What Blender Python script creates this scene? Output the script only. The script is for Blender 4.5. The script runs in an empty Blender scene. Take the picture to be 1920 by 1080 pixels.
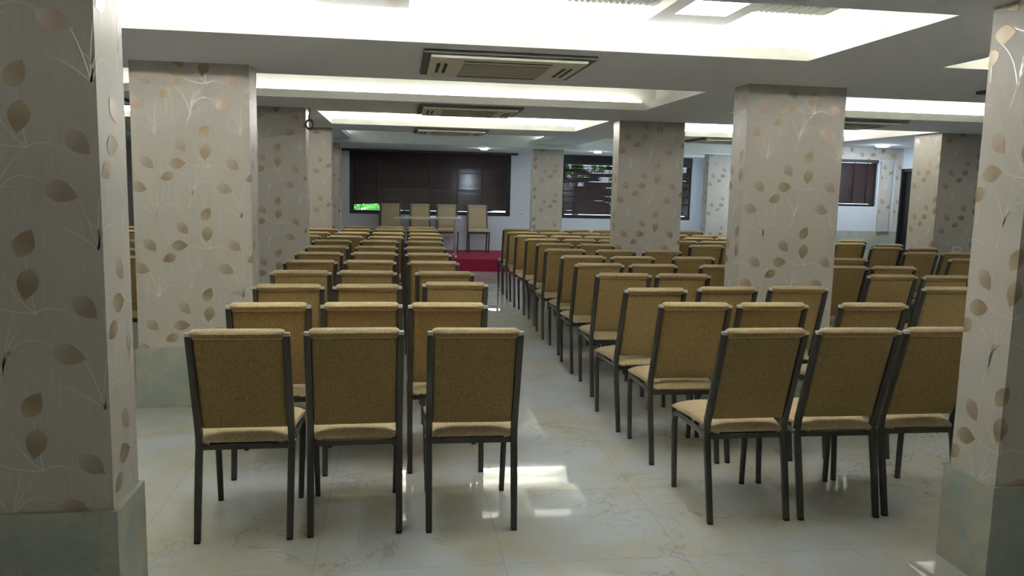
import bpy, bmesh, math, random
from mathutils import Vector, Matrix
random.seed(7)
PI = math.pi
S = bpy.context.scene
COL = S.collection

# ------------------------------------------------------------------ camera
F_PX = 1491.09
pit, yaw, rol = math.radians(7.25357), math.radians(8.09719), math.radians(-1.33820)
CAM_H = 1.6
fwd = Vector((math.sin(yaw)*math.cos(pit), math.cos(yaw)*math.cos(pit), -math.sin(pit)))
rgt = Vector((math.cos(yaw), -math.sin(yaw), 0)); dwn = fwd.cross(rgt)
r2 = math.cos(rol)*rgt + math.sin(rol)*dwn; d2 = -math.sin(rol)*rgt + math.cos(rol)*dwn
cam_d = bpy.data.cameras.new('camera'); cam = bpy.data.objects.new('camera', cam_d); COL.objects.link(cam)
M = Matrix((( r2.x, -d2.x, -fwd.x, 0), (r2.y, -d2.y, -fwd.y, 0), (r2.z, -d2.z, -fwd.z, CAM_H), (0, 0, 0, 1)))
cam.matrix_world = M
cam_d.sensor_fit = 'HORIZONTAL'; cam_d.sensor_width = 36; cam_d.lens = F_PX/1920*36
cam_d.clip_start = .05; cam_d.clip_end = 200
S.camera = cam

# ------------------------------------------------------------------ world, exposure
W = bpy.data.worlds.new('sky'); S.world = W; W.use_nodes = True
bg = W.node_tree.nodes['Background']; bg.inputs[0].default_value = (.72, .86, 1, 1); bg.inputs[1].default_value = 3.0
S.view_settings.view_transform = 'Standard'; S.view_settings.look = 'None'
S.view_settings.gamma = 1; S.view_settings.use_curve_mapping = False
S.view_settings.exposure = 0.95
TUBE = {'near': 30.0, 'mid': 3.6, 'bay': 7.0, 'far': 36.0, 'rear': 5.5, 'end': 2.4}      # emission of the fluorescent tubes hidden in each ceiling recess; rear ones added fill
DOWN = 95.0                                          # emission of the round downlights
PANEL = 14.0                                         # emission of the square panel lamps
def portal(name, loc, rot, sx, sy):
    l = bpy.data.lights.new(name, 'AREA'); l.shape = 'RECTANGLE'; l.size = sx; l.size_y = sy
    l.cycles.is_portal = True
    o = bpy.data.objects.new(name, l); o.location = loc; o.rotation_euler = rot; COL.objects.link(o)
portal('portal_back', (.65, 17.12, 1.6), (-PI/2, 0, 0), 3.3, 1.35)     # faces -Y into the room
portal('portal_back', (4.9, 17.12, 1.6), (-PI/2, 0, 0), 2.9, 1.35)
portal('portal_side', (7.1, 15.0, 1.5), (0, PI/2, 0), 1.2, 2.4)

# ------------------------------------------------------------------ materials
def nt(name):
    m = bpy.data.materials.new(name); m.use_nodes = True
    n = m.node_tree.nodes; return m, n, m.node_tree.links, n['Principled BSDF']
def plain(name, c, rough=.6, metal=0., spec=.5, emit=0, ecol=None):
    m, n, l, b = nt(name)
    b.inputs['Base Color'].default_value = (*c, 1); b.inputs['Roughness'].default_value = rough
    b.inputs['Metallic'].default_value = metal; b.inputs['Specular IOR Level'].default_value = spec
    if emit:
        b.inputs['Emission Color'].default_value = (*(ecol or c), 1); b.inputs['Emission Strength'].default_value = emit
    else:
        # every surface carries a little unevenness of its own
        t = n.new('ShaderNodeTexNoise'); t.inputs['Scale'].default_value = 14; t.inputs['Detail'].default_value = 3
        tc = n.new('ShaderNodeTexCoord'); l.new(tc.outputs['Object'], t.inputs['Vector'])
        mx = n.new('ShaderNodeMix'); mx.data_type = 'RGBA'
        mx.inputs[6].default_value = (*[v*.94 for v in c], 1); mx.inputs[7].default_value = (*[min(1, v*1.05) for v in c], 1)
        l.new(t.outputs['Fac'], mx.inputs[0]); l.new(mx.outputs[2], b.inputs['Base Color'])
    return m
def fabric(name, c1, c2, c3):
    m, n, l, b = nt(name)
    tc = n.new('ShaderNodeTexCoord')
    t = n.new('ShaderNodeTexNoise'); t.inputs['Scale'].default_value = 110; t.inputs['Detail'].default_value = 4; t.inputs['Roughness'].default_value = .7
    r = n.new('ShaderNodeValToRGB'); r.color_ramp.elements[0].position = .33; r.color_ramp.elements[1].position = .68
    r.color_ramp.elements[0].color = (*c1, 1); r.color_ramp.elements[1].color = (*c3, 1)
    e = r.color_ramp.elements.new(.5); e.color = (*c2, 1)
    v = n.new('ShaderNodeTexNoise'); v.inputs['Scale'].default_value = 260
    bp = n.new('ShaderNodeBump'); bp.inputs['Strength'].default_value = .25; bp.inputs['Distance'].default_value = .002
    l.new(tc.outputs['Object'], t.inputs['Vector']); l.new(tc.outputs['Object'], v.inputs['Vector'])
    l.new(t.outputs['Fac'], r.inputs['Fac']); l.new(r.outputs['Color'], b.inputs['Base Color'])
    l.new(v.outputs['Fac'], bp.inputs['Height']); l.new(bp.outputs['Normal'], b.inputs['Normal'])
    b.inputs['Roughness'].default_value = .85; b.inputs['Sheen Weight'].default_value = .25
    b.inputs['Specular IOR Level'].default_value = .25
    return m
def marble(name, base, warm, vein, tile, rough, off=(0, 0), bump=0.0, coords='Object', jc=.35, k=1.0, lo=.35, hi=.66):
    m, n, l, b = nt(name)
    tc = n.new('ShaderNodeTexCoord')
    n1 = n.new('ShaderNodeTexNoise'); n1.inputs['Scale'].default_value = 1.7*k; n1.inputs['Detail'].default_value = 5; n1.inputs['Roughness'].default_value = .6; n1.inputs['Distortion'].default_value = .6
    l.new(tc.outputs[coords], n1.inputs['Vector'])
    r1 = n.new('ShaderNodeValToRGB'); r1.color_ramp.elements[0].position = lo; r1.color_ramp.elements[1].position = hi
    r1.color_ramp.elements[0].color = (*base, 1); r1.color_ramp.elements[1].color = (*warm, 1)
    l.new(n1.outputs['Fac'], r1.inputs['Fac'])
    # thin veins : |noise - .5| close to 0
    n2 = n.new('ShaderNodeTexNoise'); n2.inputs['Scale'].default_value = 2.3*k; n2.inputs['Detail'].default_value = 7; n2.inputs['Roughness'].default_value = .58; n2.inputs['Distortion'].default_value = 1.1
    mp = n.new('ShaderNodeMapping'); mp.inputs['Location'].default_value = (5.2, 1.3, 7.7)
    l.new(tc.outputs[coords], mp.inputs['Vector']); l.new(mp.outputs['Vector'], n2.inputs['Vector'])
    s = n.new('ShaderNodeMath'); s.operation = 'SUBTRACT'; s.inputs[1].default_value = .5; l.new(n2.outputs['Fac'], s.inputs[0])
    a = n.new('ShaderNodeMath'); a.operation = 'ABSOLUTE'; l.new(s.outputs[0], a.inputs[0])
    mr = n.new('ShaderNodeMapRange'); mr.inputs[1].default_value = 0; mr.inputs[2].default_value = .012; mr.inputs[3].default_value = 1; mr.inputs[4].default_value = 0
    l.new(a.outputs[0], mr.inputs[0])
    n3 = n.new('ShaderNodeTexNoise'); n3.inputs['Scale'].default_value = 1.1; l.new(tc.outputs[coords], n3.inputs['Vector'])
    mr3 = n.new('ShaderNodeMapRange'); mr3.inputs[1].default_value = .45; mr3.inputs[2].default_value = .65; mr3.inputs[3].default_value = 0; mr3.inputs[4].default_value = .7
    l.new(n3.outputs['Fac'], mr3.inputs[0])
    mu = n.new('ShaderNodeMath'); mu.operation = 'MULTIPLY'; l.new(mr.outputs[0], mu.inputs[0]); l.new(mr3.outputs[0], mu.inputs[1])
    mx = n.new('ShaderNodeMix'); mx.data_type = 'RGBA'; l.new(mu.outputs[0], mx.inputs[0]); l.new(r1.outputs['Color'], mx.inputs[6]); mx.inputs[7].default_value = (*vein, 1)
    out = mx.outputs[2]
    if tile:
        sp = n.new('ShaderNodeSeparateXYZ'); l.new(tc.outputs[coords], sp.inputs[0]); js = []
        for ax, o in ((0, off[0]), (1, off[1])):
            ad = n.new('ShaderNodeMath'); ad.operation = 'SUBTRACT'; ad.inputs[1].default_value = o - 40*tile; l.new(sp.outputs[ax], ad.inputs[0])
            md = n.new('ShaderNodeMath'); md.operation = 'MODULO'; md.inputs[1].default_value = tile; l.new(ad.outputs[0], md.inputs[0])
            lt = n.new('ShaderNodeMath'); lt.operation = 'LESS_THAN'; lt.inputs[1].default_value = .0032; l.new(md.outputs[0], lt.inputs[0]); js.append(lt)
        mxx = n.new('ShaderNodeMath'); mxx.operation = 'MAXIMUM'; l.new(js[0].outputs[0], mxx.inputs[0]); l.new(js[1].outputs[0], mxx.inputs[1])
        ml = n.new('ShaderNodeMath'); ml.operation = 'MULTIPLY'; ml.inputs[1].default_value = jc; l.new(mxx.outputs[0], ml.inputs[0])
        m2 = n.new('ShaderNodeMix'); m2.data_type = 'RGBA'; l.new(ml.outputs[0], m2.inputs[0]); l.new(out, m2.inputs[6]); m2.inputs[7].default_value = (.12, .11, .09, 1)
        out = m2.outputs[2]
    l.new(out, b.inputs['Base Color']); b.inputs['Roughness'].default_value = rough
    return m
def wallpaper(name, c):
    m, n, l, b = nt(name)
    tc = n.new('ShaderNodeTexCoord'); mp = n.new('ShaderNodeMapping'); mp.inputs['Scale'].default_value = (160, 160, 6)
    t = n.new('ShaderNodeTexNoise'); t.inputs['Scale'].default_value = 1; t.inputs['Detail'].default_value = 3
    l.new(tc.outputs['Object'], mp.inputs['Vector']); l.new(mp.outputs['Vector'], t.inputs['Vector'])
    mx = n.new('ShaderNodeMix'); mx.data_type = 'RGBA'; mx.inputs[6].default_value = (*[v*.86 for v in c], 1); mx.inputs[7].default_value = (*[min(1, v*1.1) for v in c], 1)
    l.new(t.outputs['Fac'], mx.inputs[0]); l.new(mx.outputs[2], b.inputs['Base Color'])
    b.inputs['Roughness'].default_value = .42; b.inputs['Specular IOR Level'].default_value = .35
    return m
def leafmat(name, c1, c2):
    m, n, l, b = nt(name)
    uv = n.new('ShaderNodeUVMap'); sp = n.new('ShaderNodeSeparateXYZ'); l.new(uv.outputs[0], sp.inputs[0])
    w = n.new('ShaderNodeTexWave'); w.inputs['Scale'].default_value = 5; w.inputs['Distortion'].default_value = 1.5; w.bands_direction = 'Y'
    l.new(uv.outputs[0], w.inputs['Vector'])
    mr = n.new('ShaderNodeMapRange'); mr.inputs[1].default_value = .05; mr.inputs[2].default_value = .6; mr.inputs[3].default_value = .75; mr.inputs[4].default_value = 0
    l.new(sp.outputs[0], mr.inputs[0])
    mu = n.new('ShaderNodeMath'); mu.operation = 'MULTIPLY'; l.new(w.outputs['Fac'], mu.inputs[0]); l.new(mr.outputs[0], mu.inputs[1])
    mx = n.new('ShaderNodeMix'); mx.data_type = 'RGBA'; mx.inputs[6].default_value = (*c1, 1); mx.inputs[7].default_value = (*c2, 1)
    l.new(mu.outputs[0], mx.inputs[0]); l.new(mx.outputs[2], b.inputs['Base Color'])
    b.inputs['Roughness'].default_value = .38; b.inputs['Metallic'].default_value = .25
    return m
MAT = dict(
    ceil=plain('ceiling_paint', (.82, .85, .92), .8),
    cove=plain('recess_paint', (.80, .80, .74), .8),
    beam=plain('beam_paint', (.82, .86, .84), .8),
    wall=plain('plaster_wall', (.62, .66, .70), .6),
    taupe=plain('taupe_wall', (.36, .31, .28), .8),
    dim=plain('rear_wall', (.45, .46, .44), .8),
    floor=marble('polished_marble', (.58, .63, .65), (.56, .54, .44), (.20, .19, .14), .8, .020, (.447, 3.19), lo=.40, hi=.62),
    skirt=marble('skirting_marble', (.33, .38, .335), (.43, .42, .33), (.08, .085, .05), 0, .10, k=3.0, lo=.42, hi=.60),
    paper=wallpaper('leaf_wallpaper', (.54, .51, .455)),
    leaf=leafmat('bronze_leaf', (.33, .26, .165), (.62, .56, .48)),
    leaf2=leafmat('rose_leaf', (.39, .305, .235), (.66, .61, .56)),
    stem=plain('silver_stem', (.70, .68, .63), .34, .52),
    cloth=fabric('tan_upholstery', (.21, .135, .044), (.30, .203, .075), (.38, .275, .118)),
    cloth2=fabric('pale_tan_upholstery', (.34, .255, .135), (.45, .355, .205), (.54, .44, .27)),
    frame=plain('charcoal_frame', (.075, .072, .064), .36, .5),
    cap=plain('pale_plastic_cap', (.50, .50, .47), .35),
    foot=plain('black_rubber', (.02, .02, .02), .7),
    bolt=plain('steel_bolt', (.6, .6, .58), .25, 1),
    acp=plain('cream_plastic', (.74, .72, .60), .5),
    acg=plain('dull_beige_grille', (.50, .48, .38), .7),  # grille plastic, a darker beige than the panel around it
    acd=plain('dark_gasket', (.05, .052, .055), .7),
    acs=plain('grey_gasket', (.13, .135, .13), .7),
    slat=plain('dark_wood_slat', (.045, .026, .024), .22),
    wframe=plain('black_window_frame', (.012, .012, .015), .45),
    redc=plain('red_carpet', (.30, .012, .045), .95),
    glassw=plain('white_glass_top', (.62, .66, .64), .12),
    chrome=plain('brushed_chrome', (.70, .71, .72), .22, .9),
    door=plain('black_door', (.010, .010, .012), .35),
    white=plain('white_plastic', (.75, .76, .74), .4),
    bark=plain('bark', (.12, .08, .05), .9),
    green=plain('green_foliage', (.12, .36, .05), .6),
    paleb=plain('pale_render', (.8, .8, .78), .8),
    cable=plain('grey_cable', (.10, .10, .10), .5),
    tube=plain('tube_glow', (1, .97, .86), emit=1, ecol=(1, .95, .80)),
)
def emitter(name, c, s): return plain(name, c, emit=s, ecol=c)
g, n_, l_, b_ = nt('window_glass'); MAT['glass'] = g
b_.inputs['Transmission Weight'].default_value = 1; b_.inputs['Roughness'].default_value = 0; b_.inputs['IOR'].default_value = 1.05
b_.inputs['Base Color'].default_value = (.95, .98, 1, 1)

# ------------------------------------------------------------------ mesh helpers
def box(bm, x0, x1, y0, y1, z0, z1, mi=0):
    v = [bm.verts.new((x, y, z)) for z in (z0, z1) for y in (y0, y1) for x in (x0, x1)]
    fs = [bm.faces.new([v[i] for i in f]) for f in ((0, 2, 3, 1), (4, 5, 7, 6), (0, 1, 5, 4), (2, 6, 7, 3), (0, 4, 6, 2), (1, 3, 7, 5))]
    for f in fs: f.material_index = mi
    return fs
def loft(bm, rings, cap=True, closed=True):
    rs = [[bm.verts.new(p) for p in r] for r in rings]; n = len(rs[0])
    for a, b in zip(rs, rs[1:]):
        for i in range(n if closed else n-1):
            j = (i+1) % n; bm.faces.new((a[i], a[j], b[j], b[i]))
    if cap:
        bm.faces.new(list(reversed(rs[0]))); bm.faces.new(rs[-1])
def tube(bm, pts, rx, ry=None, seg=10, up=Vector((1, 0, 0)), square=.0):
    """sweep along pts; rx half-size along 'up', ry across; square>0 gives a flattened (rectangular) section"""
    ry = ry or rx; P = [Vector(p) for p in pts]; rings = []
    for i, p in enumerate(P):
        t = (P[min(i+1, len(P)-1)] - P[max(i-1, 0)]).normalized()
        a = (up - t*up.dot(t)).normalized(); b = t.cross(a)
        k = rx[i] if isinstance(rx, (list, tuple)) else rx; q = ry[i] if isinstance(ry, (list, tuple)) else ry
        ring = []
        for s in range(seg):
            th = 2*PI*(s+.5)/seg; c, d = math.cos(th), math.sin(th)
            if square:
                e = 1-square; c = math.copysign(abs(c)**e, c); d = math.copysign(abs(d)**e, d)
            ring.append(p + a*c*k + b*d*q)
        rings.append(ring)
    loft(bm, rings)
def obj(name, bm, mats, parent=None, smooth=False, bevel=0, loc=None):
    if bevel:
        bmesh.ops.bevel(bm, geom=bm.edges[:], offset=bevel, segments=2, affect='EDGES', profile=.6)
    bmesh.ops.recalc_face_normals(bm, faces=bm.faces[:])
    me = bpy.data.meshes.new(name); bm.to_mesh(me); bm.free()
    for m in (mats if isinstance(mats, (list, tuple)) else [mats]): me.materials.append(MAT[m] if isinstance(m, str) else m)
    if smooth:
        for p in me.polygons: p.use_smooth = True
        try: me.set_sharp_from_angle(angle=math.radians(40))
        except Exception: pass
    o = bpy.data.objects.new(name, me); COL.objects.link(o)
    if parent: o.parent = parent
    if loc: o.location = loc
    return o
def new(): return bmesh.new()
def tag(o, label=None, cat=None, group=None, kind=None):
    if label: o['label'] = label
    if cat: o['category'] = cat
    if group: o['group'] = group
    if kind: o['kind'] = kind
    return o
def thing(name, label, cat, loc=(0, 0, 0), rotz=0, group=None):
    o = bpy.data.objects.new(name, None); COL.objects.link(o); o.empty_display_size = .1
    o.location = loc; o.rotation_euler = (0, 0, rotz); return tag(o, label, cat, group)
def dup(root, loc, rotz, label):
    r = root.copy(); COL.objects.link(r); r.location = loc; r.rotation_euler = (0, 0, rotz); r['label'] = label
    for ch in [c for c in bpy.data.objects if c.parent == root]:
        c = ch.copy(); COL.objects.link(c); c.parent = r
        for g_ in [q for q in bpy.data.objects if q.parent == ch]:
            d = g_.copy(); COL.objects.link(d); d.parent = c
    return r
def struct(name, bm, m, parent=None, **k):
    o = obj(name, bm, m, parent, **k)
    if not parent: o['kind'] = 'structure'
    return o

# ------------------------------------------------------------------ room shell
XL, XR, XJ, YB, YF, YR = -5.2, 8.2, 6.95, -2.5, 17.0, 12.4     # left wall, right wall, jog, rear, far wall, far wall of the right bay
ZC, ZU, ZS = 2.38, 2.66, 2.312                                 # ceiling, recess ceiling, soffit at the far end
bm = new(); box(bm, XL, XR, YB, YF, -.12, 0); struct('floor', bm, 'floor')

HOLES = [  # x0, x1, y0, y1, lit
    (-4.9, 2.39, 3.26, 4.56, 'near'), (-4.9, 2.39, 6.16, 7.77, 'mid'), (-.906, 2.39, 9.13, 11.0, 'far'), (-4.9, -1.9, 9.13, 11.0, 'far'),
    (-.88, 2.39, 12.27, 14.4, 'end'), (3.26, 6.45, 3.26, 4.56, 'near'), (3.24, 6.45, 6.13, 7.70, 'bay'), (3.28, 6.50, 9.05, 11.16, 'far'),
    (3.18, 6.50, 12.3, 14.4, 'end'), (-4.9, 2.39, .30, 1.60, 'rear'), (3.26, 6.45, .30, 1.60, 'rear')]  # rear pair: unseen recesses added behind the camera to brighten the nearest column
ISLE = .17
def slab():
    xs = sorted({XL, XR, XJ} | {h[0] for h in HOLES} | {h[1] for h in HOLES}); ys = sorted({YB, 14.4, YR} | {h[2] for h in HOLES} | {h[3] for h in HOLES})
    def solid(i, j):
        if i < 0 or j < 0 or i >= len(xs)-1 or j >= len(ys)-1: return False
        cx, cy = (xs[i]+xs[i+1])/2, (ys[j]+ys[j+1])/2
        if cx > XJ and cy > YR: return False
        return not any(h[0] < cx < h[1] and h[2] < cy < h[3] for h in HOLES)
    bm = new(); z0, z1 = ZC, ZC+.07
    def f(p, mi=0):
        q = bm.faces.new([bm.verts.new(v) for v in p]); q.material_index = mi
    for i in range(len(xs)-1):
        for j in range(len(ys)-1):
            if not solid(i, j): continue
            a, b, c, d = xs[i], xs[i+1], ys[j], ys[j+1]
            f([(a, c, z0), (a, d, z0), (b, d, z0), (b, c, z0)]); f([(a, c, z1), (b, c, z1), (b, d, z1), (a, d, z1)], 1)
            if not solid(i-1, j): f([(a, c, z0), (a, c, z1), (a, d, z1), (a, d, z0)], 1)
            if not solid(i+1, j): f([(b, c, z0), (b, d, z0), (b, d, z1), (b, c, z1)], 1)
            if not solid(i, j-1): f([(a, c, z0), (b, c, z0), (b, c, z1), (a, c, z1)], 1)
            if not solid(i, j+1): f([(a, d, z0), (a, d, z1), (b, d, z1), (b, d, z0)], 1)
    bmesh.ops.remove_doubles(bm, verts=bm.verts[:], dist=1e-5)
    return struct('ceiling', bm, ['ceil', 'cove'])
ceiling = slab()
bm = new()                                   # recesses above the openings
for x0, x1, y0, y1, lit in HOLES:
    e = .16; a, b, c = x0-e, x1+e, y0-e; d = 14.388 if y1 > 14 else y1+e
    v = [bm.verts.new(p) for p in ((a, c, ZC+.07), (b, c, ZC+.07), (b, d, ZC+.07), (a, d, ZC+.07), (a, c, ZU), (b, c, ZU), (b, d, ZU), (a, d, ZU))]
    for q in ((4, 5, 6, 7), (0, 1, 5, 4), (1, 2, 6, 5), (2, 3, 7, 6), (3, 0, 4, 7)): bm.faces.new([v[i] for i in q])
struct('ceiling_recess', bm, 'cove')
bm = new(); box(bm, XL, XR, YB, YF, ZU+.01, ZU+.12); struct('ceiling_upper', bm, 'cove')
bm = new(); box(bm, XL, XJ, 14.4, YF, ZS, ZU); struct('ceiling_soffit', bm, 'beam')
# dropped ribbed strips inside the three lit recess rows
def ribbed(n, x0, x1, y0, y1, gaps):
    bm = new(); x = x0
    spans = []
    for g0, g1 in sorted(gaps): spans.append((x, g0)); x = g1
    spans.append((x, x1))
    for s0, s1 in spans:
        k = max(2, int((s1-s0)/.03)); w = (s1-s0)/k
        for i in range(k):
            box(bm, s0+i*w, s0+i*w+w*.62, y0, y1, 2.535, 2.550)
        box(bm, s0, s1, y0, y1, 2.545, ZU-.002)
    o = struct('trim_%d' % n, bm, 'cove')
ribbed(1, -4.4, 2.22, 3.52, 4.09, [(-.42, .04), (1.29, 1.73)])
ribbed(2, -4.4, 2.22, 6.55, 7.30, [(-.40, .06), (1.28, 1.74)])
ribbed(3, -.70, 2.22, 9.70, 10.45, [(-.40, .06), (1.28, 1.74)])
ribbed(4, 3.45, 6.28, 3.52, 4.09, [(3.9, 4.34), (5.4, 5.84)])

def panel_light(x0, x1, y0, y1, label, on=True, zb=2.49, group='square panel lights in the ceiling recesses'):
    t = thing('panel_light', label, 'ceiling light', ((x0+x1)/2, (y0+y1)/2, zb), 0, group)
    w, h = (x1-x0)/2, (y1-y0)/2; a, b = w-.085, min(h-.085, .15)
    bm = new(); zt = ZU-.003-zb
    box(bm, -w, -a, -h, h, 0, zt); box(bm, a, w, -h, h, 0, zt); box(bm, -a, a, -h, -b, 0, zt); box(bm, -a, a, b, h, 0, zt)
    obj('frame', bm, 'white', t)
    bm = new(); box(bm, -a, a, -b, b, .012, .03); obj('diffuser', bm, 'panel_on' if on else 'white', t)
MAT['panel_on'] = emitter('panel_glow', (.93, .95, 1), PANEL); MAT['down_on'] = emitter('downlight_glow', (.74, .86, 1), DOWN)
panel_light(1.29, 1.73, 3.52, 4.24, 'square lit panel lamp in the recess nearest the camera, right of the centre air conditioner')
panel_light(-.42, .04, 3.52, 4.24, 'square panel lamp with pale frame cut by the top edge of the photo', True)
panel_light(1.28, 1.74, 6.20, 7.30, 'pale lamp frame peeping below the edge of the second recess, on its right', True, 2.535)
panel_light(-.40, .06, 6.20, 7.30, 'pale lamp frame peeping below the edge of the second recess, on its left', True, 2.535)

CN = {0: 'in the long ceiling recess nearest the camera', 1: 'in the second long ceiling recess', 2: 'in the third ceiling recess down the aisle',
      3: 'in the ceiling recess at the far left behind the first columns', 5: 'in the nearest ceiling recess of the right bay',
      6: 'in the second ceiling recess of the right bay', 7: 'in the third ceiling recess of the right bay',
      4: 'dim and cool, in the last ceiling recess before the stage', 8: 'dim and cool, in the last recess of the right bay',
      9: 'in the added unseen recess behind the camera, left and centre', 10: 'in the added unseen recess behind the camera, right bay'}
for i, (x0, x1, y0, y1, lit) in enumerate(HOLES):
    if not lit: continue
    mk = 'tube_'+lit
    if mk not in MAT: MAT[mk] = plain(mk, (1, .96, .84), emit=TUBE[lit], ecol=(.78, .90, 1) if lit == 'end' else (1, .99, .955))
    t = thing('cove_light', 'warm white tube lighting '+CN[i], 'cove light', ((x0+x1)/2, (y0+y1)/2, ZC+.07), 0, 'tube lights hidden in the ceiling recesses')
    w, h, o = (x1-x0)/2, (y1-y0)/2, .07
    for ax, L, s in ((0, w, -1), (0, w, 1), (1, h, -1), (1, h, 1)):
        if ax == 1 and lit != 'end': continue
        if ax == 0 and s == 1 and lit == 'end': continue
        k = max(1, round(2*L/1.2)); st = 2*L/k
        for q in range(k):
            a, b = -L+q*st+.02, -L+(q+1)*st-.02; bm = new()
            c = s*((h if ax == 0 else w)+o)
            P = [(a, c, .022), (b, c, .022)] if ax == 0 else [(c, a, .022), (c, b, .022)]
            tube(bm, P, .013, seg=8, up=Vector((0, 0, 1))); obj('tube', bm, mk, t, smooth=True)

# walls -------------------------------------------------------------
def wall_y(name, y, x0, x1, z1, openings, m='wall', th=.22, s=1):
    """wall in the XZ plane at y (thickness away from the room, direction s) with rectangular openings (x0,x1,z0,z1)"""
    bm = new(); xs = sorted({x0, x1} | {o[0] for o in openings} | {o[1] for o in openings}); zs = sorted({0, z1} | {o[2] for o in openings} | {o[3] for o in openings})
    for a, b in zip(xs, xs[1:]):
        for c, d in zip(zs, zs[1:]):
            if any(o[0] <= (a+b)/2 <= o[1] and o[2] <= (c+d)/2 <= o[3] for o in openings): continue
            box(bm, a, b, min(y, y+s*th), max(y, y+s*th), c, d)
    return struct(name, bm, m)
def wall_x(name, x, y0, y1, z1, openings, m='wall', th=.22, s=1):
    bm = new(); ys = sorted({y0, y1} | {o[0] for o in openings} | {o[1] for o in openings}); zs = sorted({0, z1} | {o[2] for o in openings} | {o[3] for o in openings})
    for a, b in zip(ys, ys[1:]):
        for c, d in zip(zs, zs[1:]):
            if any(o[0] <= (a+b)/2 <= o[1] and o[2] <= (c+d)/2 <= o[3] for o in openings): continue
            box(bm, min(x, x+s*th), max(x, x+s*th), a, b, c, d)
    return struct(name, bm, m)
W1 = (-1.05, 2.34, .965, ZS); W2 = (3.45, 6.37, .95, ZS); W3 = (7.10, 7.87, 1.41, 2.175)
wall_y('wall_back', YF, XL, XJ, ZU, [W1, W2])
wall_x('wall_jog', XJ, YR+.22, YF, ZU, [(13.6, 16.2, .95, 2.2)])
wall_y('wall_back_right', YR, XJ, XR+.22, ZU, [W3])
DY0, DY1, DZ = 11.70, 12.24, 2.04
wall_x('wall_right', XR, YB, YR, ZU, [(DY0, DY1, 0, DZ)])
wall_x('wall_left', XL, YB, YF, ZU, [], 'taupe', s=-1)
wall_y('wall_front', YB, XL, XR, ZU, [], 'dim', s=-1)
# marble dado on the right bay walls
bm = new(); box(bm, XJ, XR, YR-.02, YR-.001, 0, 1.0); box(bm, XR-.02, XR-.001, DY1+.02, YR-.02, 0, 1.0); struct('trim_5', bm, 'skirt')
bm = new(); box(bm, XL, XJ, YF-.018, YF-.001, 0, .10); struct('baseboard_back', bm, 'skirt')
# door on the right wall
d = tag(thing('door_1', None, None, (XR, (DY0+DY1)/2, 0)), kind='structure')
w = (DY1-DY0)/2
bm = new(); box(bm, .03, .075, -w+.05, w-.05, .005, DZ-.05); obj('door_leaf', bm, 'door', d, bevel=.003)
bm = new(); box(bm, -.02, .20, -w, -w+.045, 0, DZ); box(bm, -.02, .20, w-.045, w, 0, DZ); box(bm, -.02, .20, -w, w, DZ-.045, DZ); obj('door_frame', bm, 'door', d)
bm = new(); tube(bm, [(-.01, -w+.10, 1.02), (-.045, -w+.10, 1.02), (-.045, -w+.22, 1.02)], .009, up=Vector((0, 0, 1))); obj('door_handle', bm, 'chrome', d, smooth=True)

# windows -----------------------------------------------------------
def window(n, y, o, fr, mull):
    x0, x1, z0, z1 = o; c = (x0+x1)/2
    t = tag(thing('window_%d' % n, None, None, (c, y, z0)), kind='structure'); a, h = (x1-x0)/2, z1-z0
    bm = new(); y0, y1 = .05, .13
    box(bm, -a, -a+fr, y0, y1, 0, h); box(bm, a-fr, a, y0, y1, 0, h); box(bm, -a+fr, a-fr, y0, y1, 0, fr*.9); box(bm, -a+fr, a-fr, y0, y1, h-fr, h)
    for m in mull: box(bm, m-c-.02, m-c+.02, y0+.01, y1-.01, fr*.9, h-fr)
    obj('window_frame', bm, 'wframe', t)
    bm = new(); box(bm, -a+fr, a-fr, .095, .100, fr*.9, h-fr); obj('pane', bm, 'glass', t)
    return t
window(1, YF, W1, .09, [.08, 1.2]); window(2, YF, W2, .085, [4.9]); window(3, YR, W3, .04, [])
t = tag(thing('window_4', None, None, (XJ, 14.9, .95)), kind='structure')
bm = new()
for a, b, c, d_ in ((-1.3, -1.22, 0, 1.25), (1.22, 1.3, 0, 1.25), (-1.22, 1.22, 0, .08), (-1.22, 1.22, 1.17, 1.25), (-.03, .03, .08, 1.17)): box(bm, .06, .13, a, b, c, d_)
obj('window_frame', bm, 'wframe', t)
def hsh(i, j=0, k=0):
    v = math.sin(i*127.1+j*311.7+k*74.7)*43758.5453; return v-math.floor(v)
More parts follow.
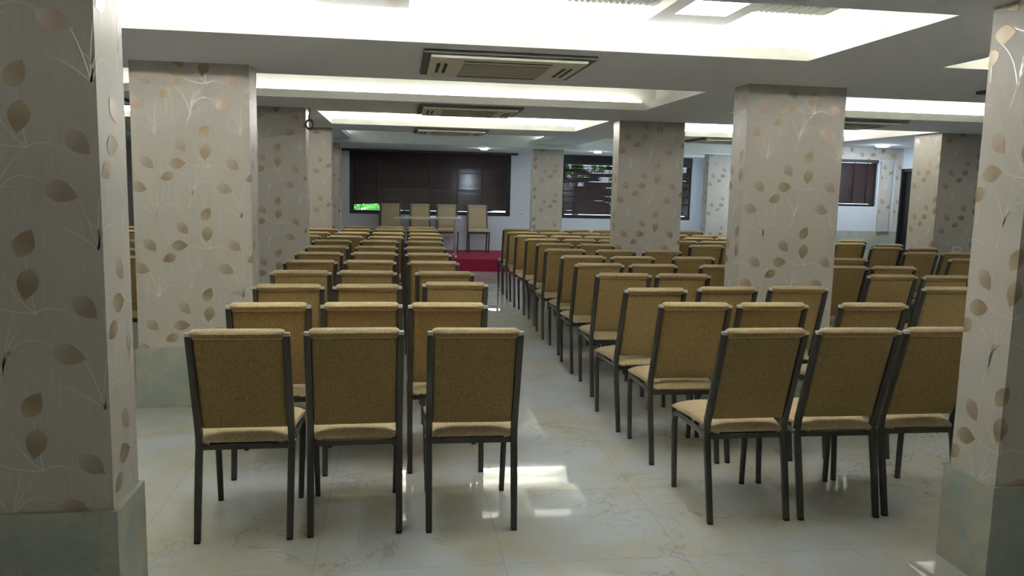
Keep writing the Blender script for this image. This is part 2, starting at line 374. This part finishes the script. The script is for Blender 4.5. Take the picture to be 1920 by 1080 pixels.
def blind(label, y, x0, x1, z0, z1, tapes, tiltf, lift=lambda x: 0, valance=None, rail=True, pitch=.032):
    """venetian blind hanging in front of a window: slats, tapes, bottom rail, head rail"""
    t = thing('venetian_blind', label, 'window blind', ((x0+x1)/2, y, z0), 0, 'dark wooden venetian blinds'); c = (x0+x1)/2
    bm = new(); n = int((z1-z0-.05)/pitch); hw = .0178
    st = max(6, int((x1-x0)/.12)) 
    for i in range(n):
        rows = []
        for s in range(st+1):
            x = x0+(x1-x0)*s/st; zb = z0+lift(x)
            z = zb + (z1-.05-zb)*(i+.5)/n
            a = -tiltf(i, n, x); dy, dz = hw*math.cos(a), hw*math.sin(a)
            rows.append([bm.verts.new((x-c, -dy, z-z0+dz)), bm.verts.new((x-c, dy, z-z0-dz)), bm.verts.new((x-c, dy+.0018*math.sin(a), z-z0-dz+.0018*math.cos(a))), bm.verts.new((x-c, -dy+.0018*math.sin(a), z-z0+dz+.0018*math.cos(a)))])
        for p, q in zip(rows, rows[1:]):
            for e in range(4): bm.faces.new((p[e], p[(e+1) % 4], q[(e+1) % 4], q[e]))
    obj('slats', bm, 'slat', t)
    for x in tapes:
        bm = new(); box(bm, x-c-.009, x-c+.009, -.021, -.0195, lift(x)+.01, z1-z0-.03); obj('ladder_tape', bm, 'wframe', t)
    bm = new()
    for p, q in zip(range(st), range(1, st+1)):
        xa, xb = x0+(x1-x0)*p/st, x0+(x1-x0)*q/st; la, lb = lift(xa), lift(xb)
        v = [bm.verts.new(k) for k in ((xa-c, -.016, la-.018), (xb-c, -.016, lb-.018), (xb-c, .016, lb-.018), (xa-c, .016, la-.018), (xa-c, -.016, la), (xb-c, -.016, lb), (xb-c, .016, lb), (xa-c, .016, la))]
        for f in ((0, 1, 2, 3), (4, 7, 6, 5), (0, 4, 5, 1), (3, 2, 6, 7)): bm.faces.new([v[k] for k in f])
    obj('bottom_rail', bm, 'slat', t)
    v0, v1 = valance or (x0, x1)
    bm = new(); box(bm, v0-c, v1-c, -.05, .02, z1-z0-.045, z1-z0); obj('head_rail', bm, 'acd', t, bevel=.003)
    return t
def lift1(x):
    base = .02 if x < 1.9 else .045
    if x < -.40: return .135+.03*(-.40-x)/.55*-1+.02
    return base
def tilt_closed(i, n, x): return math.radians(78+4*hsh(i, 3))
blind('wide dark wooden blind behind the stage, one corner raised over green foliage', YF-.03, -.96, 2.25, 1.055, ZS-.005, [-.9, -.46, .1, .65, 1.2, 1.72, 2.2], tilt_closed, lift1, valance=(-1.24, 2.47))
def tilt2(i, n, x):
    k = int((x-3.4)/.24+hsh(i, 9)*3); a = 79
    top = i/n
    if top > .62 and hsh(i, k, 1) > .42: a = 48+7*hsh(i, k)
    elif hsh(i, k, 2) > .84: a = 49+7*hsh(i, k, 5)
    return math.radians(a)
blind('dark wooden blind with daylight glinting through gaps, right of the stage window', YF+.028, 3.50, 6.32, 1.03, ZS-.17, [3.75, 4.5, 5.25, 6.0], tilt2, lambda x: .025)
bm = new(); box(bm, 3.46, 6.36, YF+.01, YF+.05, ZS-.17, ZS-.002); tag(obj('blind_box', bm, 'wframe'), 'black box above the blind of the second far window', 'blind box')
blind('small dark blind in the far right bay beside the black door', YR+.025, 7.115, 7.855, 1.47, 2.172, [7.2, 7.45, 7.68, 7.83], lambda i, n, x: math.radians(68), pitch=.03)

# ------------------------------------------------------------------ columns with leaf wallpaper
LEAVES = [(0, 0, -42, .108, 1), (.196, 0, 4, .112, 0), (.125, -.09, 205, .098, 0), (-.06, -.165, -18, .115, 1), (.375, .22, 62, .105, 0), (.218, .12, -52, .105, 1), (.379, .08, -102, .112, 0)]
def bez(p0, p1, p2, n=9): return [tuple((1-t)**2*a+2*t*(1-t)*b+t*t*c for a, b, c in zip(p0, p1, p2)) for t in [i/n for i in range(n+1)]]
T1, T2, T3 = (.05, .20), (.285, .345), (.40, -.02)
STROKES = [bez(T1, (-.0, .25), (-.085, .285)), bez(T1, (.02, .33), (-.02, .39)), bez(T1, (.05, .36), (.075, .44)), bez(T1, (.07, .27), (.02, .30)), bez(T1, (.06, .30), (.10, .33)),
           bez(T1, (.10, .33), (.19, .26)), bez(T2, (.30, .45), (.385, .53)), bez(T2, (.26, .47), (.18, .52)), bez(T2, (.30, .44), (.37, .40)), bez(T2, (.33, .50), (.46, .42)),
           bez(T2, (.29, .40), (.33, .55)), bez((.26, .26), T2, (.30, .36)), bez(T3, (.33, .03), (.30, .12)), bez(T3, (.38, .10), (.375, .17)), bez(T3, (.30, -.02), (.235, .02)), bez(T3, (.44, .02), (.53, -.03)), bez((.10, -.05), (.16, -.14), (.12, -.24))]
REP = .56
def clip(poly, u0, u1, v0, v1):
    for ax, lim, s in ((0, u0, 1), (0, u1, -1), (1, v0, 1), (1, v1, -1)):
        out = []
        for i, p in enumerate(poly):
            q = poly[(i+1) % len(poly)]; dp, dq = s*(p[ax]-lim), s*(q[ax]-lim)
            if dp >= 0: out.append(p)
            if dp*dq < 0:
                t = dp/(dp-dq); out.append(tuple(a+(b-a)*t for a, b in zip(p, q)))
        poly = out
        if len(poly) < 3: return []
    return poly
def leaf_poly(cx, cy, ang, L):
    pts = []; w = L*.315; N = 12
    def half(s):
        r = []
        for i in range(N+1):
            t = i/N; x = t; y = math.sin(PI*t**.82)**.92
            if t > .84: y *= .72
            r.append((x, s*y))
        return r
    up = half(1); dn = half(-1)[::-1]
    ca, sa = math.cos(math.radians(ang)), math.sin(math.radians(ang))
    for x, y in up+dn[1:-1]:
        a, b = (x-.5)*L, y*w; pts.append((cx+a*ca-b*sa, cy+a*sa+b*ca, x, y*.5+.5))
    return pts
def paper_face(bm, uvl, place, u0, u1, v0, v1, au, av, off=.0007):
    """put the leaves and stems of the wallpaper on one face; place(u, v, h) maps to 3D"""
    def add(poly, mi, h):
        p = clip(poly, u0, u1, v0, v1)
        if len(p) < 3: return
        try: f = bm.faces.new([bm.verts.new(place(q[0], q[1], h)) for q in p])
        except ValueError: return
        f.material_index = mi
        for lp, q in zip(f.loops, p): lp[uvl].uv = (q[2], q[3])
    for i in range(int(math.floor((u0-au)/REP))-1, int(math.ceil((u1-au)/REP))+1):
        for j in range(int(math.floor((v0-av)/REP))-1, int(math.ceil((v1-av)/REP))+1):
            for s in STROKES:
                n = len(s)
                for k in range(n-1):
                    (x0, y0), (x1, y1) = s[k], s[k+1]; d = math.hypot(x1-x0, y1-y0) or 1
                    w0, w1 = .0026*(1-.8*k/n), .0026*(1-.8*(k+1)/n); nx, ny = -(y1-y0)/d, (x1-x0)/d
                    add([(au+i*REP+x+sx*nx*w, av+j*REP+y+sx*ny*w, 0, 0) for x, y, w, sx in ((x0, y0, w0, 1), (x0, y0, w0, -1), (x1, y1, w1, -1), (x1, y1, w1, 1))], 3, off)
            for (du, dv, an, L, kd) in LEAVES:
                add(leaf_poly(au+i*REP+du, av+j*REP+dv, an+8*(hsh(i, j, du)-.5), L*1.02), 2 if kd else 1, off*2)
def column(x0, x1, y0, y1, zt, A, label, faces='FLR', base=.425):
    t = thing('column', label, 'column', ((x0+x1)/2, (y0+y1)/2, 0), 0, 'columns papered with leaf wallpaper')
    cx, cy = (x0+x1)/2, (y0+y1)/2; hx, hy = (x1-x0)/2, (y1-y0)/2
    bm = new(); uvl = bm.loops.layers.uv.new('UVMap'); box(bm, -hx, hx, -hy, hy, base, zt)
    au = A[0]-cx; av = A[1]
    if 'F' in faces: paper_face(bm, uvl, lambda u, v, h: (u, -hy-h, v), -hx, hx, base, zt, au, av)
    if 'R' in faces: paper_face(bm, uvl, lambda u, v, h: (hx+h, -hy+(u-hx), v), hx, hx+2*hy, base, zt, au, av)
    if 'L' in faces: paper_face(bm, uvl, lambda u, v, h: (-hx-h, -hy+(-hx-u), v), -hx-2*hy, -hx, base, zt, au, av)
    me = obj('wallpaper', bm, ['paper', 'leaf', 'leaf2', 'stem'], t)
    bm = new(); e = .018; box(bm, -hx-e, hx+e, -hy-e, hy+e, 0, base); obj('marble_base', bm, 'skirt', t, bevel=.003)
    return t
column(-1.76, -1.005, 2.88, 3.15, ZC, (-1.07, 1.713), 'papered column at the left edge of the photo, nearest the camera')
column(-1.80, -1.025, 5.75, 6.03, ZC, (-1.701, 1.705), 'pale papered column second on the left, broad face and side fully in view')
column(-1.75, -1.00, 8.84, 9.12, ZC, (-1.115, 1.731), 'shaded papered column third on the left, a cable coil hanging beside its top')
column(-1.75, -.985, 11.88, 12.15, ZC, (-1.15, 1.93), 'papered column fourth on the left, by the far rows of chairs')
column(-1.78, -1.08, 14.86, 15.15, ZS, (-1.2, 1.75), 'papered column fifth on the left, mostly hidden, beside the stage')
column(2.425, 3.15, 2.83, 3.10, ZC, (2.60, 1.70), 'papered column at the right edge of the photo, nearest the camera')
column(2.50, 3.26, 5.61, 5.86, ZC, (2.624, 2.205), 'tall pale papered column second on the right, behind the front chairs')
column(2.48, 3.26, 9.00, 9.25, ZC, (2.576, 2.206), 'brown-looking shaded papered column standing among the right hand rows')
column(2.46, 3.04, 14.87, 15.12, ZS, (2.686, 1.902), 'pale papered column between the two far windows, right of the stage')
column(5.90, 6.60, 14.87, 15.12, ZS, (6.0, 1.9), 'pale bluish papered column at the far end right of the second window')
cR = column(6.62, 7.32, 9.15, 9.68, ZC, (6.78, 1.9), 'dark shaded papered column at far right near the black door')
# papered strips on the walls of the right bay
bm = new(); uvl = bm.loops.layers.uv.new('UVMap')
box(bm, 7.90, 8.10, YR-.05, YR-.002, 1.0, 2.16); box(bm, XJ, XR, YR-.012, YR-.002, 2.18, ZC); box(bm, XR-.012, XR-.002, DY1+.01, YR, 1.0, ZC)
paper_face(bm, uvl, lambda u, v, h: (u, YR-.05-h, v), 7.90, 8.10, 1.0, 2.16, 7.95, 1.5)
paper_face(bm, uvl, lambda u, v, h: (u, YR-.012-h, v), XJ, XR, 2.18, ZC, 7.55, 2.26)
paper_face(bm, uvl, lambda u, v, h: (XR-.012-h, YR-u, v), 0, YR-DY1-.01, 1.0, ZC, .1, 1.5)
struct('trim_6', bm, ['paper', 'leaf', 'leaf2', 'stem'])

# ------------------------------------------------------------------ stage, table
bm = new(); box(bm, -1.06, 2.45, 14.86, 16.985, 0, .232); 
bmesh.ops.bevel(bm, geom=[e for e in bm.edges if all(v.co.z > .2 for v in e.verts)], offset=.012, segments=3, affect='EDGES')
tag(obj('stage', bm, 'redc', smooth=True), 'low stage covered with red carpet at the far end of the aisle', 'stage')
ST = .232
t = thing('table', 'narrow white-topped table with metal legs on the red stage', 'table', (.52, 15.5, ST))
bm = new(); box(bm, -.64, .64, -.29, .29, .715, .752); obj('tabletop', bm, 'glassw', t, bevel=.006)
for sx in (-1, 1):
    for sy in (-1, 1):
        bm = new(); tube(bm, [(sx*.54, sy*.24, 0), (sx*.54, sy*.24, .715)], .019, seg=12); l = obj('leg', bm, 'chrome', t, smooth=True)
        bm = new(); tube(bm, [(sx*.54, sy*.24, 0), (sx*.54, sy*.24, .03)], .023, seg=12); obj('foot_cap', bm, 'white', l, smooth=True)
bm = new()
for sy in (-1, 1): tube(bm, [(-.54, sy*.24, .40), (.54, sy*.24, .40)], .011, seg=8, up=Vector((0, 0, 1)))
for sx in (-1, 1): tube(bm, [(sx*.54, -.24, .40), (sx*.54, .24, .40)], .011, seg=8, up=Vector((0, 0, 1)))
obj('stretcher', bm, 'chrome', t, smooth=True)

# ------------------------------------------------------------------ banquet chair (origin on the floor, sitter faces +Y)
def make_chair(name):
    t = thing(name, '', 'chair')
    o = -.30                                      # y of the post tops
    for s in (-1, 1):
        bm = new()                                # rear leg running up into the back post
        P = [(s*.199, o+.052, .006), (s*.200, o+.088, .18), (s*.201, o+.128, .36), (s*.201, o+.146, .43), (s*.201, o+.138, .49), (s*.201, o+.092, .64), (s*.201, o+.044, .80), (s*.201, o+.002, .944)]
        tube(bm, P, [.0150, .0155, .0160, .0160, .0160, .0160, .0160, .0160], [.0125, .0145, .016, .0175, .0175, .0165, .0155, .0145], seg=12, square=.55)
        l = obj('leg', bm, 'frame', t, smooth=True)
        bm = new(); box(bm, s*.199-.013, s*.199+.013, o+.039, o+.065, 0, .012); obj('rubber_foot', bm, 'foot', l, bevel=.002)
        bm = new(); box(bm, s*.201-.0145, s*.201+.0145, o-.016, o+.014, .941, .957); obj('post_cap', bm, 'cap', l, bevel=.003)
        bm = new(); tube(bm, [(s*.214, o+.142, .432), (s*.220, o+.142, .432)], .008, seg=10, up=Vector((0, 0, 1))); obj('bolt', bm, 'bolt', l, smooth=True)
        bm = new()                                # front leg curving into the side rail
        P = [(s*.196, o+.540, .006), (s*.202, o+.548, .20), (s*.206, o+.552, .34), (s*.207, o+.546, .385), (s*.207, o+.528, .412), (s*.207, o+.495, .423), (s*.205, o+.33, .420), (s*.203, o+.150, .413)]
        tube(bm, P, [.0135, .0150, .0155, .0155, .0150, .0138, .012, .012], [.0135, .0138, .0148, .0150, .0150, .0135, .012, .012], seg=12, square=.35)
        l = obj('leg', bm, 'frame', t, smooth=True)
        bm = new(); box(bm, s*.196-.012, s*.196+.012, o+.528, o+.552, 0, .012); obj('rubber_foot', bm, 'foot', l, bevel=.002)
    bm = new(); box(bm, -.192, .192, o+.130, o+.152, .398, .426); obj('rear_rail', bm, 'frame', t, bevel=.003)
    bm = new(); box(bm, -.197, .197, o+.512, o+.532, .396, .420); obj('front_rail', bm, 'frame', t, bevel=.003)
    # seat cushion : rounded sections swept front to back
    bm = new(); rings = []; N = 22
    prof = [(.108, .150, .434, .446), (.111, .176, .429, .456), (.122, .183, .427, .467), (.15, .187, .427, .479), (.19, .191, .427, .491), (.27, .200, .427, .504), (.37, .209, .427, .509), (.46, .216, .427, .503), (.53, .221, .427, .490), (.568, .220, .428, .474), (.586, .210, .432, .460), (.592, .188, .440, .452)]
    for y, hw, z0, z1 in prof:
        ring = []
        for k in range(N):
            th = 2*PI*k/N; c, s_ = math.cos(th), math.sin(th)
            x = math.copysign(abs(c)**.42, c)*hw
            zc, hz = (z0+z1)/2, (z1-z0)/2
            z = zc + math.copysign(abs(s_)**.55, s_)*hz
            if s_ > 0: z -= .012*(x/hw)**2*(1 if s_ > .1 else 0)
            ring.append((x, o+y, z))
        rings.append(ring)
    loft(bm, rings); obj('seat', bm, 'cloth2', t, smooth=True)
    # backrest : slightly bowed upholstered panel with a rolled head
    bm = new(); rings = []
    prof = [(.499, .0, .008), (.502, .0, .016), (.512, .0, .020), (.60, .001, .021), (.70, .002, .021), (.80, .002, .021), (.90, .001, .021), (.921, .0, .020), (.925, .0, .017), (.928, -.001, .023), (.934, -.003, .031), (.943, -.004, .035), (.954, -.004, .034), (.964, -.002, .027), (.970, 0, .017), (.973, 0, .005)]
    for z, bow, hy in prof:
        yc = o+.138-(z-.49)*.136/.455+bow+.006; top = z > .926
        hw = .1855 if not top else .1855+.009*min(1, (z-.925)/.012)-(.012 if z > .968 else 0)
        ring = []
        for k in range(N):
            th = 2*PI*k/N; c, s_ = math.cos(th), math.sin(th)
            ring.append((math.copysign(abs(c)**(.22 if not top else .3), c)*hw, yc+math.copysign(abs(s_)**.5, s_)*hy, z))
        rings.append(ring)
    loft(bm, rings); bmesh.ops.recalc_face_normals(bm, faces=bm.faces[:])
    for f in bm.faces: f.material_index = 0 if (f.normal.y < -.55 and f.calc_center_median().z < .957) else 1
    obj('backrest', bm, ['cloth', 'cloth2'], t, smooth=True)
    return t
proto = make_chair('banquet_chair')
KIDS = [(c, [g for g in bpy.data.objects if g.parent == c]) for c in bpy.data.objects if c.parent == proto]
first = [True]
def chair(x, y, rz, label, group, z=0, seat_origin=False):
    """x, y is the middle of the top of the back"""
    if not seat_origin: x, y = x+.30*-math.sin(rz), y+.30*math.cos(rz)
    if first[0]:
        r = proto; first[0] = False; r.location = (x, y, z); r.rotation_euler = (0, 0, rz)
    else:
        r = proto.copy(); COL.objects.link(r); r.location = (x, y, z); r.rotation_euler = (0, 0, rz)
        for c, gs in KIDS:
            cc = c.copy(); COL.objects.link(cc); cc.parent = r
            for g in gs:
                gg = g.copy(); COL.objects.link(gg); gg.parent = cc
    r['label'] = label; r['group'] = group
    return r
ORD = ['', 'first', 'second', 'third', 'fourth', 'fifth', 'sixth', 'seventh', 'eighth', 'ninth', 'tenth', 'eleventh', 'twelfth']
CHAIRS = [
    ('L', 1, 2, -0.683, 3.463, 0.7),
    ('L', 1, 1, -0.195, 3.488, 2.1),
    ('L', 1, 0, 0.338, 3.481, -0.6),
    ('L', 2, 2, -0.676, 4.238, 3.1),
    ('L', 2, 1, -0.200, 4.259, 2.4),
    ('L', 2, 0, 0.259, 4.254, -0.7),
    ('L', 3, 2, -0.680, 5.023, 1.5),
    ('L', 3, 1, -0.200, 5.038, 2.5),
    ('L', 3, 0, 0.361, 5.180, 0.7),
    ('L', 4, 2, -0.703, 5.823, 1.2),
    ('L', 4, 1, -0.236, 5.838, -1.4),
    ('L', 4, 0, 0.327, 5.836, -1.5),
    ('L', 5, 2, -0.722, 6.611, 2.4),
    ('L', 5, 1, -0.244, 6.639, -0.6),
    ('L', 5, 0, 0.276, 6.612, -0.4),
    ('L', 6, 2, -0.729, 7.388, 2.0),
    ('L', 6, 1, -0.233, 7.450, 1.5),
    ('L', 6, 0, 0.264, 7.418, -1.6),
    ('L', 7, 2, -0.726, 8.150, 1.6),
    ('L', 7, 1, -0.234, 8.181, 0.5),
    ('L', 7, 0, 0.256, 8.166, -1.6),
    ('L', 8, 2, -0.747, 9.005, 1.3),
    ('L', 8, 1, -0.229, 9.044, -0.8),
    ('L', 8, 0, 0.274, 9.020, -0.9),
    ('L', 9, 3, -1.153, 9.766, 0.0),
    ('L', 9, 2, -0.650, 9.754, 1.1),
    ('L', 9, 1, -0.168, 9.752, 0.9),
    ('L', 9, 0, 0.312, 9.750, -1.1),
    ('L', 10, 3, -1.104, 10.460, 0.0),
    ('L', 10, 2, -0.612, 10.490, 1.0),
    ('L', 10, 1, -0.155, 10.533, 1.0),
    ('L', 10, 0, 0.321, 10.477, -0.2),
    ('L', 11, 3, -1.067, 11.266, 0.0),
    ('L', 11, 2, -0.599, 11.301, 0.8),
    ('L', 11, 1, -0.142, 11.365, 0.8),
    ('L', 11, 0, 0.316, 11.366, -0.8),
    ('L', 12, 3, -1.145, 11.953, 0.0),
    ('L', 12, 2, -0.617, 11.945, 0.7),
    ('L', 12, 1, -0.145, 11.979, 0.7),
    ('L', 12, 0, 0.316, 12.006, -0.7),
    ('R', 1, 0, 1.695, 3.463, 1.5),
    ('R', 1, 1, 2.167, 3.467, -0.5),
    ('R', 1, 2, 2.625, 3.482, 0.0),
    ('R', 2, 0, 1.668, 4.288, -0.7),
    ('R', 2, 1, 2.135, 4.292, 0.8),
    ('R', 2, 2, 2.765, 4.296, -1.0),
    ('R', 3, 0, 1.643, 4.932, 3.0),
    ('R', 3, 1, 2.172, 5.020, 3.0),
    ('R', 3, 2, 2.699, 5.071, -0.8),
    ('R', 4, 0, 1.677, 5.804, -1.7),
    ('R', 4, 1, 2.142, 5.796, -1.2),
    ('R', 5, 0, 1.682, 6.575, -0.6),
    ('R', 5, 1, 2.149, 6.546, 0.6),
    ('R', 5, 2, 2.771, 6.526, 0.0),
    ('R', 6, 0, 1.716, 7.329, -0.5),
    ('R', 6, 1, 2.192, 7.302, 1.0),
    ('R', 6, 2, 2.803, 7.325, 1.2),
    ('R', 7, 0, 1.702, 8.115, -1.6),
    ('R', 7, 1, 2.239, 8.077, -1.6),
    ('R', 7, 2, 2.741, 8.083, 1.6),
    ('R', 8, 0, 1.755, 8.934, -0.7),
    ('R', 8, 1, 2.234, 8.902, -1.3),
    ('R', 9, 0, 1.749, 9.709, -0.2),
    ('R', 9, 1, 2.207, 9.676, -0.5),
    ('R', 9, 2, 2.664, 9.658, 0.0),
    ('R', 10, 0, 1.718, 10.375, -1.0),
    ('R', 10, 1, 2.182, 10.350, -0.5),
    ('R', 10, 2, 2.639, 10.346, 0.0),
    ('R', 11, 0, 1.721, 11.154, -0.4),
    ('R', 11, 1, 2.178, 11.148, 0.0),
    ('R', 11, 2, 2.635, 11.151, -0.2),
    ('R', 11, 3, 3.092, 11.144, 0.0),
    ('R', 12, 0, 1.754, 11.963, -0.3),
    ('R', 12, 1, 2.211, 11.965, 0.2),
    ('R', 12, 2, 2.668, 11.893, 0.2),
    ('R', 12, 3, 3.125, 11.902, 0.0),
    ('far', 3, 0, 3.851, 5.089, 0.0),
    ('far', 4, 0, 3.915, 5.860, -0.5),
    ('far', 4, 1, 4.372, 5.828, 0.0),
    ('far', 5, 0, 3.921, 6.550, 0.0),
    ('far', 5, 1, 4.391, 6.565, -1.2),
    ('far', 6, 0, 4.420, 7.366, 0.0),
    ('far', 6, 1, 5.820, 7.473, 0.0),
    ('far', 7, 0, 5.855, 8.275, -0.2),
    ('far', 7, 1, 6.328, 8.275, 0.0),
    ('far', 8, 0, 3.583, 8.965, 0.0),
    ('far', 8, 1, 5.918, 9.025, 1.3),
    ('far', 8, 2, 6.375, 9.000, 1.3),
    ('far', 9, 0, 3.530, 9.663, 0.0),
    ('far', 9, 1, 3.986, 9.663, 0.0),
    ('far', 9, 2, 5.862, 9.724, 0.8),
    ('far', 9, 3, 6.319, 9.616, 1.1),
    ('far', 10, 0, 4.026, 10.380, 1.0),
    ('far', 10, 1, 4.498, 10.407, 0.0),
    ('far', 10, 2, 6.279, 10.368, 0.7),
    ('far', 11, 0, 3.898, 10.980, 0.0),
    ('far', 11, 1, 4.374, 11.010, 0.8),
    ('far', 12, 0, 4.572, 12.150, 0.0),
]

def row_word(n): return 'front row nearest the camera' if n == 1 else ('last row before the stage wall' if n == 12 else ORD[n]+' row from the camera')
for blk, n, i, x, y, w in CHAIRS:
    if blk == 'L':
        pos = ['beside the aisle', 'second from the aisle', 'third from the aisle', 'fourth from the aisle'][i]
        lab = 'tan chair left of the aisle, %s, %s' % (row_word(n), pos); grp = 'tan banquet chairs in the block left of the aisle'
    elif blk == 'R':
        pos = ['beside the aisle', 'second from the aisle', 'third from the aisle', 'fourth from the aisle'][i]
        lab = 'tan chair right of the aisle, %s, %s' % (row_word(n), pos); grp = 'tan banquet chairs in the block right of the aisle'
    else:
        lab = 'tan chair beyond the right columns, %s, %s from its left' % ({12: 'last row'}.get(n, row_word(n)), ORD[i+1]); grp = 'tan banquet chairs in the far right block'
    chair(x, y, math.radians(w), lab, grp)
for (x, y), w in zip([(-2.17, 5.55), (-2.24, 6.82), (-2.45, 7.56), (-2.75, 8.62), (-3.22, 10.25), (-3.42, 10.98)], ['nearest one', 'second', 'third', 'fourth', 'fifth', 'farthest one']):
    chair(x, y, 0, 'tan chair in the gap between the two nearest left columns, %s' % w, 'tan banquet chairs in the far left block')
for x, w in ((-.205, 'leftmost of the four, at the table\'s left end'), (.405, 'second from left, behind the table'), (.96, 'third from left, behind the table\'s right end'), (1.60, 'rightmost of the four, clear of the table')):
    chair(x, 16.74, PI, 'chair on the red stage, '+w, 'tan banquet chairs on the stage', z=ST)

# ------------------------------------------------------------------ ceiling fittings
def cassette(cx, cy, label):
    t = thing('air_conditioner', label, 'air conditioner', (cx, cy, ZC), 0, 'ceiling cassette air conditioners')
    bm = new(); box(bm, -.515, .515, -.475, .475, -.022, -.0005); obj('gasket', bm, 'acs', t)
    bm = new(); box(bm, -.47, .47, -.425, .425, -.040, -.023); obj('panel', bm, 'acp', t, bevel=.004)
    bm = new()
    for k in range(14): box(bm, -.265, .265, -.235+k*.0345, -.235+k*.0345+.024, -.048, -.041)
    obj('grille', bm, 'acg', t)
    for s in ((-.27, .27, -.335, -.305), (-.27, .27, .325, .355)): 
        bm = new(); box(bm, *s, -.0425, -.0405); obj('air_slot', bm, 'acd', t)
    for sx in (-1, 1):
        for a, b in ((.405, .425), (.36, .38)):
            bm = new(); box(bm, min(sx*a, sx*b), max(sx*a, sx*b), -.20, .20, -.0425, -.0405); obj('air_slot', bm, 'acd', t)
cassette(.645, 5.22, 'ceiling air conditioner nearest the camera, above the aisle')
cassette(.69, 8.40, 'second ceiling air conditioner above the aisle, between two lit recesses')
cassette(.71, 11.72, 'farthest ceiling air conditioner above the aisle')
cassette(4.74, 5.03, 'ceiling air conditioner mostly hidden by the nearest right column')
cassette(4.76, 8.30, 'ceiling air conditioner in the right bay, behind the pale second right column')
cassette(4.90, 11.72, 'ceiling air conditioner in the right bay seen between two columns')
cassette(-3.2, 8.43, 'ceiling air conditioner glimpsed between the two nearest left columns')
def downlight(x, y, z, r, label):
    t = thing('downlight', label, 'ceiling light', (x, y, z), 0, 'round recessed downlights')
    bm = new(); n = 28; rings = []
    for rr, zz in ((r*1.18, 0), (r*1.18, -.006), (r, -.010), (r, -.004)): rings.append([(rr*math.cos(2*PI*k/n), rr*math.sin(2*PI*k/n), zz) for k in range(n)])
    loft(bm, rings, cap=False); obj('trim_ring', bm, 'white', t, smooth=True)
    bm = new(); rings = [[(rr*math.cos(2*PI*k/n), rr*math.sin(2*PI*k/n), zz) for k in range(n)] for rr, zz in ((r, -.004), (r*.9, -.020), (r*.6, -.030))]
    loft(bm, rings); obj('diffuser', bm, 'down_on', t, smooth=True)
downlight(1.57, 15.2, ZS, .075, 'small round light above the stage, right of centre')
downlight(3.76, 15.15, ZS, .075, 'small round light in front of the second far window')
downlight(7.46, 11.69, ZC, .105, 'round light in the far right bay ceiling near the black door')

# small things
bm = new()
P = [(-.955, 8.80, 2.375), (-.955, 8.80, 2.31), (-.968, 8.80, 2.28), (-.95, 8.80, 2.25)]
tube(bm, P, .006, seg=8, up=Vector((0, 1, 0)))
for k, (rr, dy) in enumerate(((.036, 0), (.042, .012), (.032, -.01))):
    n = 20; pts = [(-.958+rr*math.cos(2*PI*q/n), 8.795+dy, 2.205+rr*1.25*math.sin(2*PI*q/n)) for q in range(n+1)]
    tube(bm, pts, .0055, seg=6, up=Vector((0, 1, 0)))
tag(obj('cable_coil', bm, 'cable', smooth=True), 'coil of grey cable hanging from the ceiling beside the shaded left column', 'cable')
def plate(x, y, z, w, label, n=2):
    t = thing('wall_socket', label, 'socket', (x, y, z), 0, 'white wall sockets')
    bm = new(); box(bm, -w/2, w/2, -.010, 0, -.04, .04); obj('plate', bm, 'white', t, bevel=.003)
    bm = new()
    for k in range(n): box(bm, -w/2+.012+k*(w-.024)/n, -w/2+.012+(k+1)*(w-.024)/n-.004, -.0135, -.010, -.025, .025)
    obj('switch', bm, 'cap', t, bevel=.001)
plate(6.95, 9.148, .945, .12, 'white socket plate on the dark column near the black door')
plate(2.58, YF-.001, 1.02, .15, 'faint white socket plate on the far wall right of the stage window')

# ------------------------------------------------------------------ outside
bm = new(); box(bm, -12, 20, 17.3, 40, -.6, -.4); tag(struct('ground_outside', bm, 'green'))
def tree(x, y, z0, h, r, n, label, seed):
    t = thing('tree', label, 'tree', (x, y, -.4), 0, 'trees outside the far windows'); rnd = random.Random(seed)
    bm = new(); tube(bm, [(0, 0, 0), (.05, .02, z0*.6), (0, 0, z0+h*.5)], [.11, .09, .05], seg=10); obj('trunk', bm, 'bark', t, smooth=True)
    bm = new()
    for _ in range(n):
        while True:
            p = Vector((rnd.uniform(-1, 1), rnd.uniform(-1, 1), rnd.uniform(-1, 1)))
            if p.length < 1: break
        c = Vector((p.x*r, p.y*r, z0+h*(p.z*.5+.5))); a = Vector((rnd.gauss(0, 1), rnd.gauss(0, 1), rnd.gauss(0, 1))).normalized(); b = a.orthogonal().normalized(); L = rnd.uniform(.07, .13)
        bm.faces.new([bm.verts.new(c+a*L), bm.verts.new(c+b*L*.4), bm.verts.new(c-a*L), bm.verts.new(c-b*L*.4)])
    obj('foliage', bm, 'green', t)
tree(4.6, 21.0, 2.2, 2.2, 1.25, 1500, 'green tree seen through gaps of the second far window blind', 1)
tree(-.8, 20.5, .6, 1.6, 1.1, 1500, 'bushy green tree seen under the raised corner of the stage blind', 2)
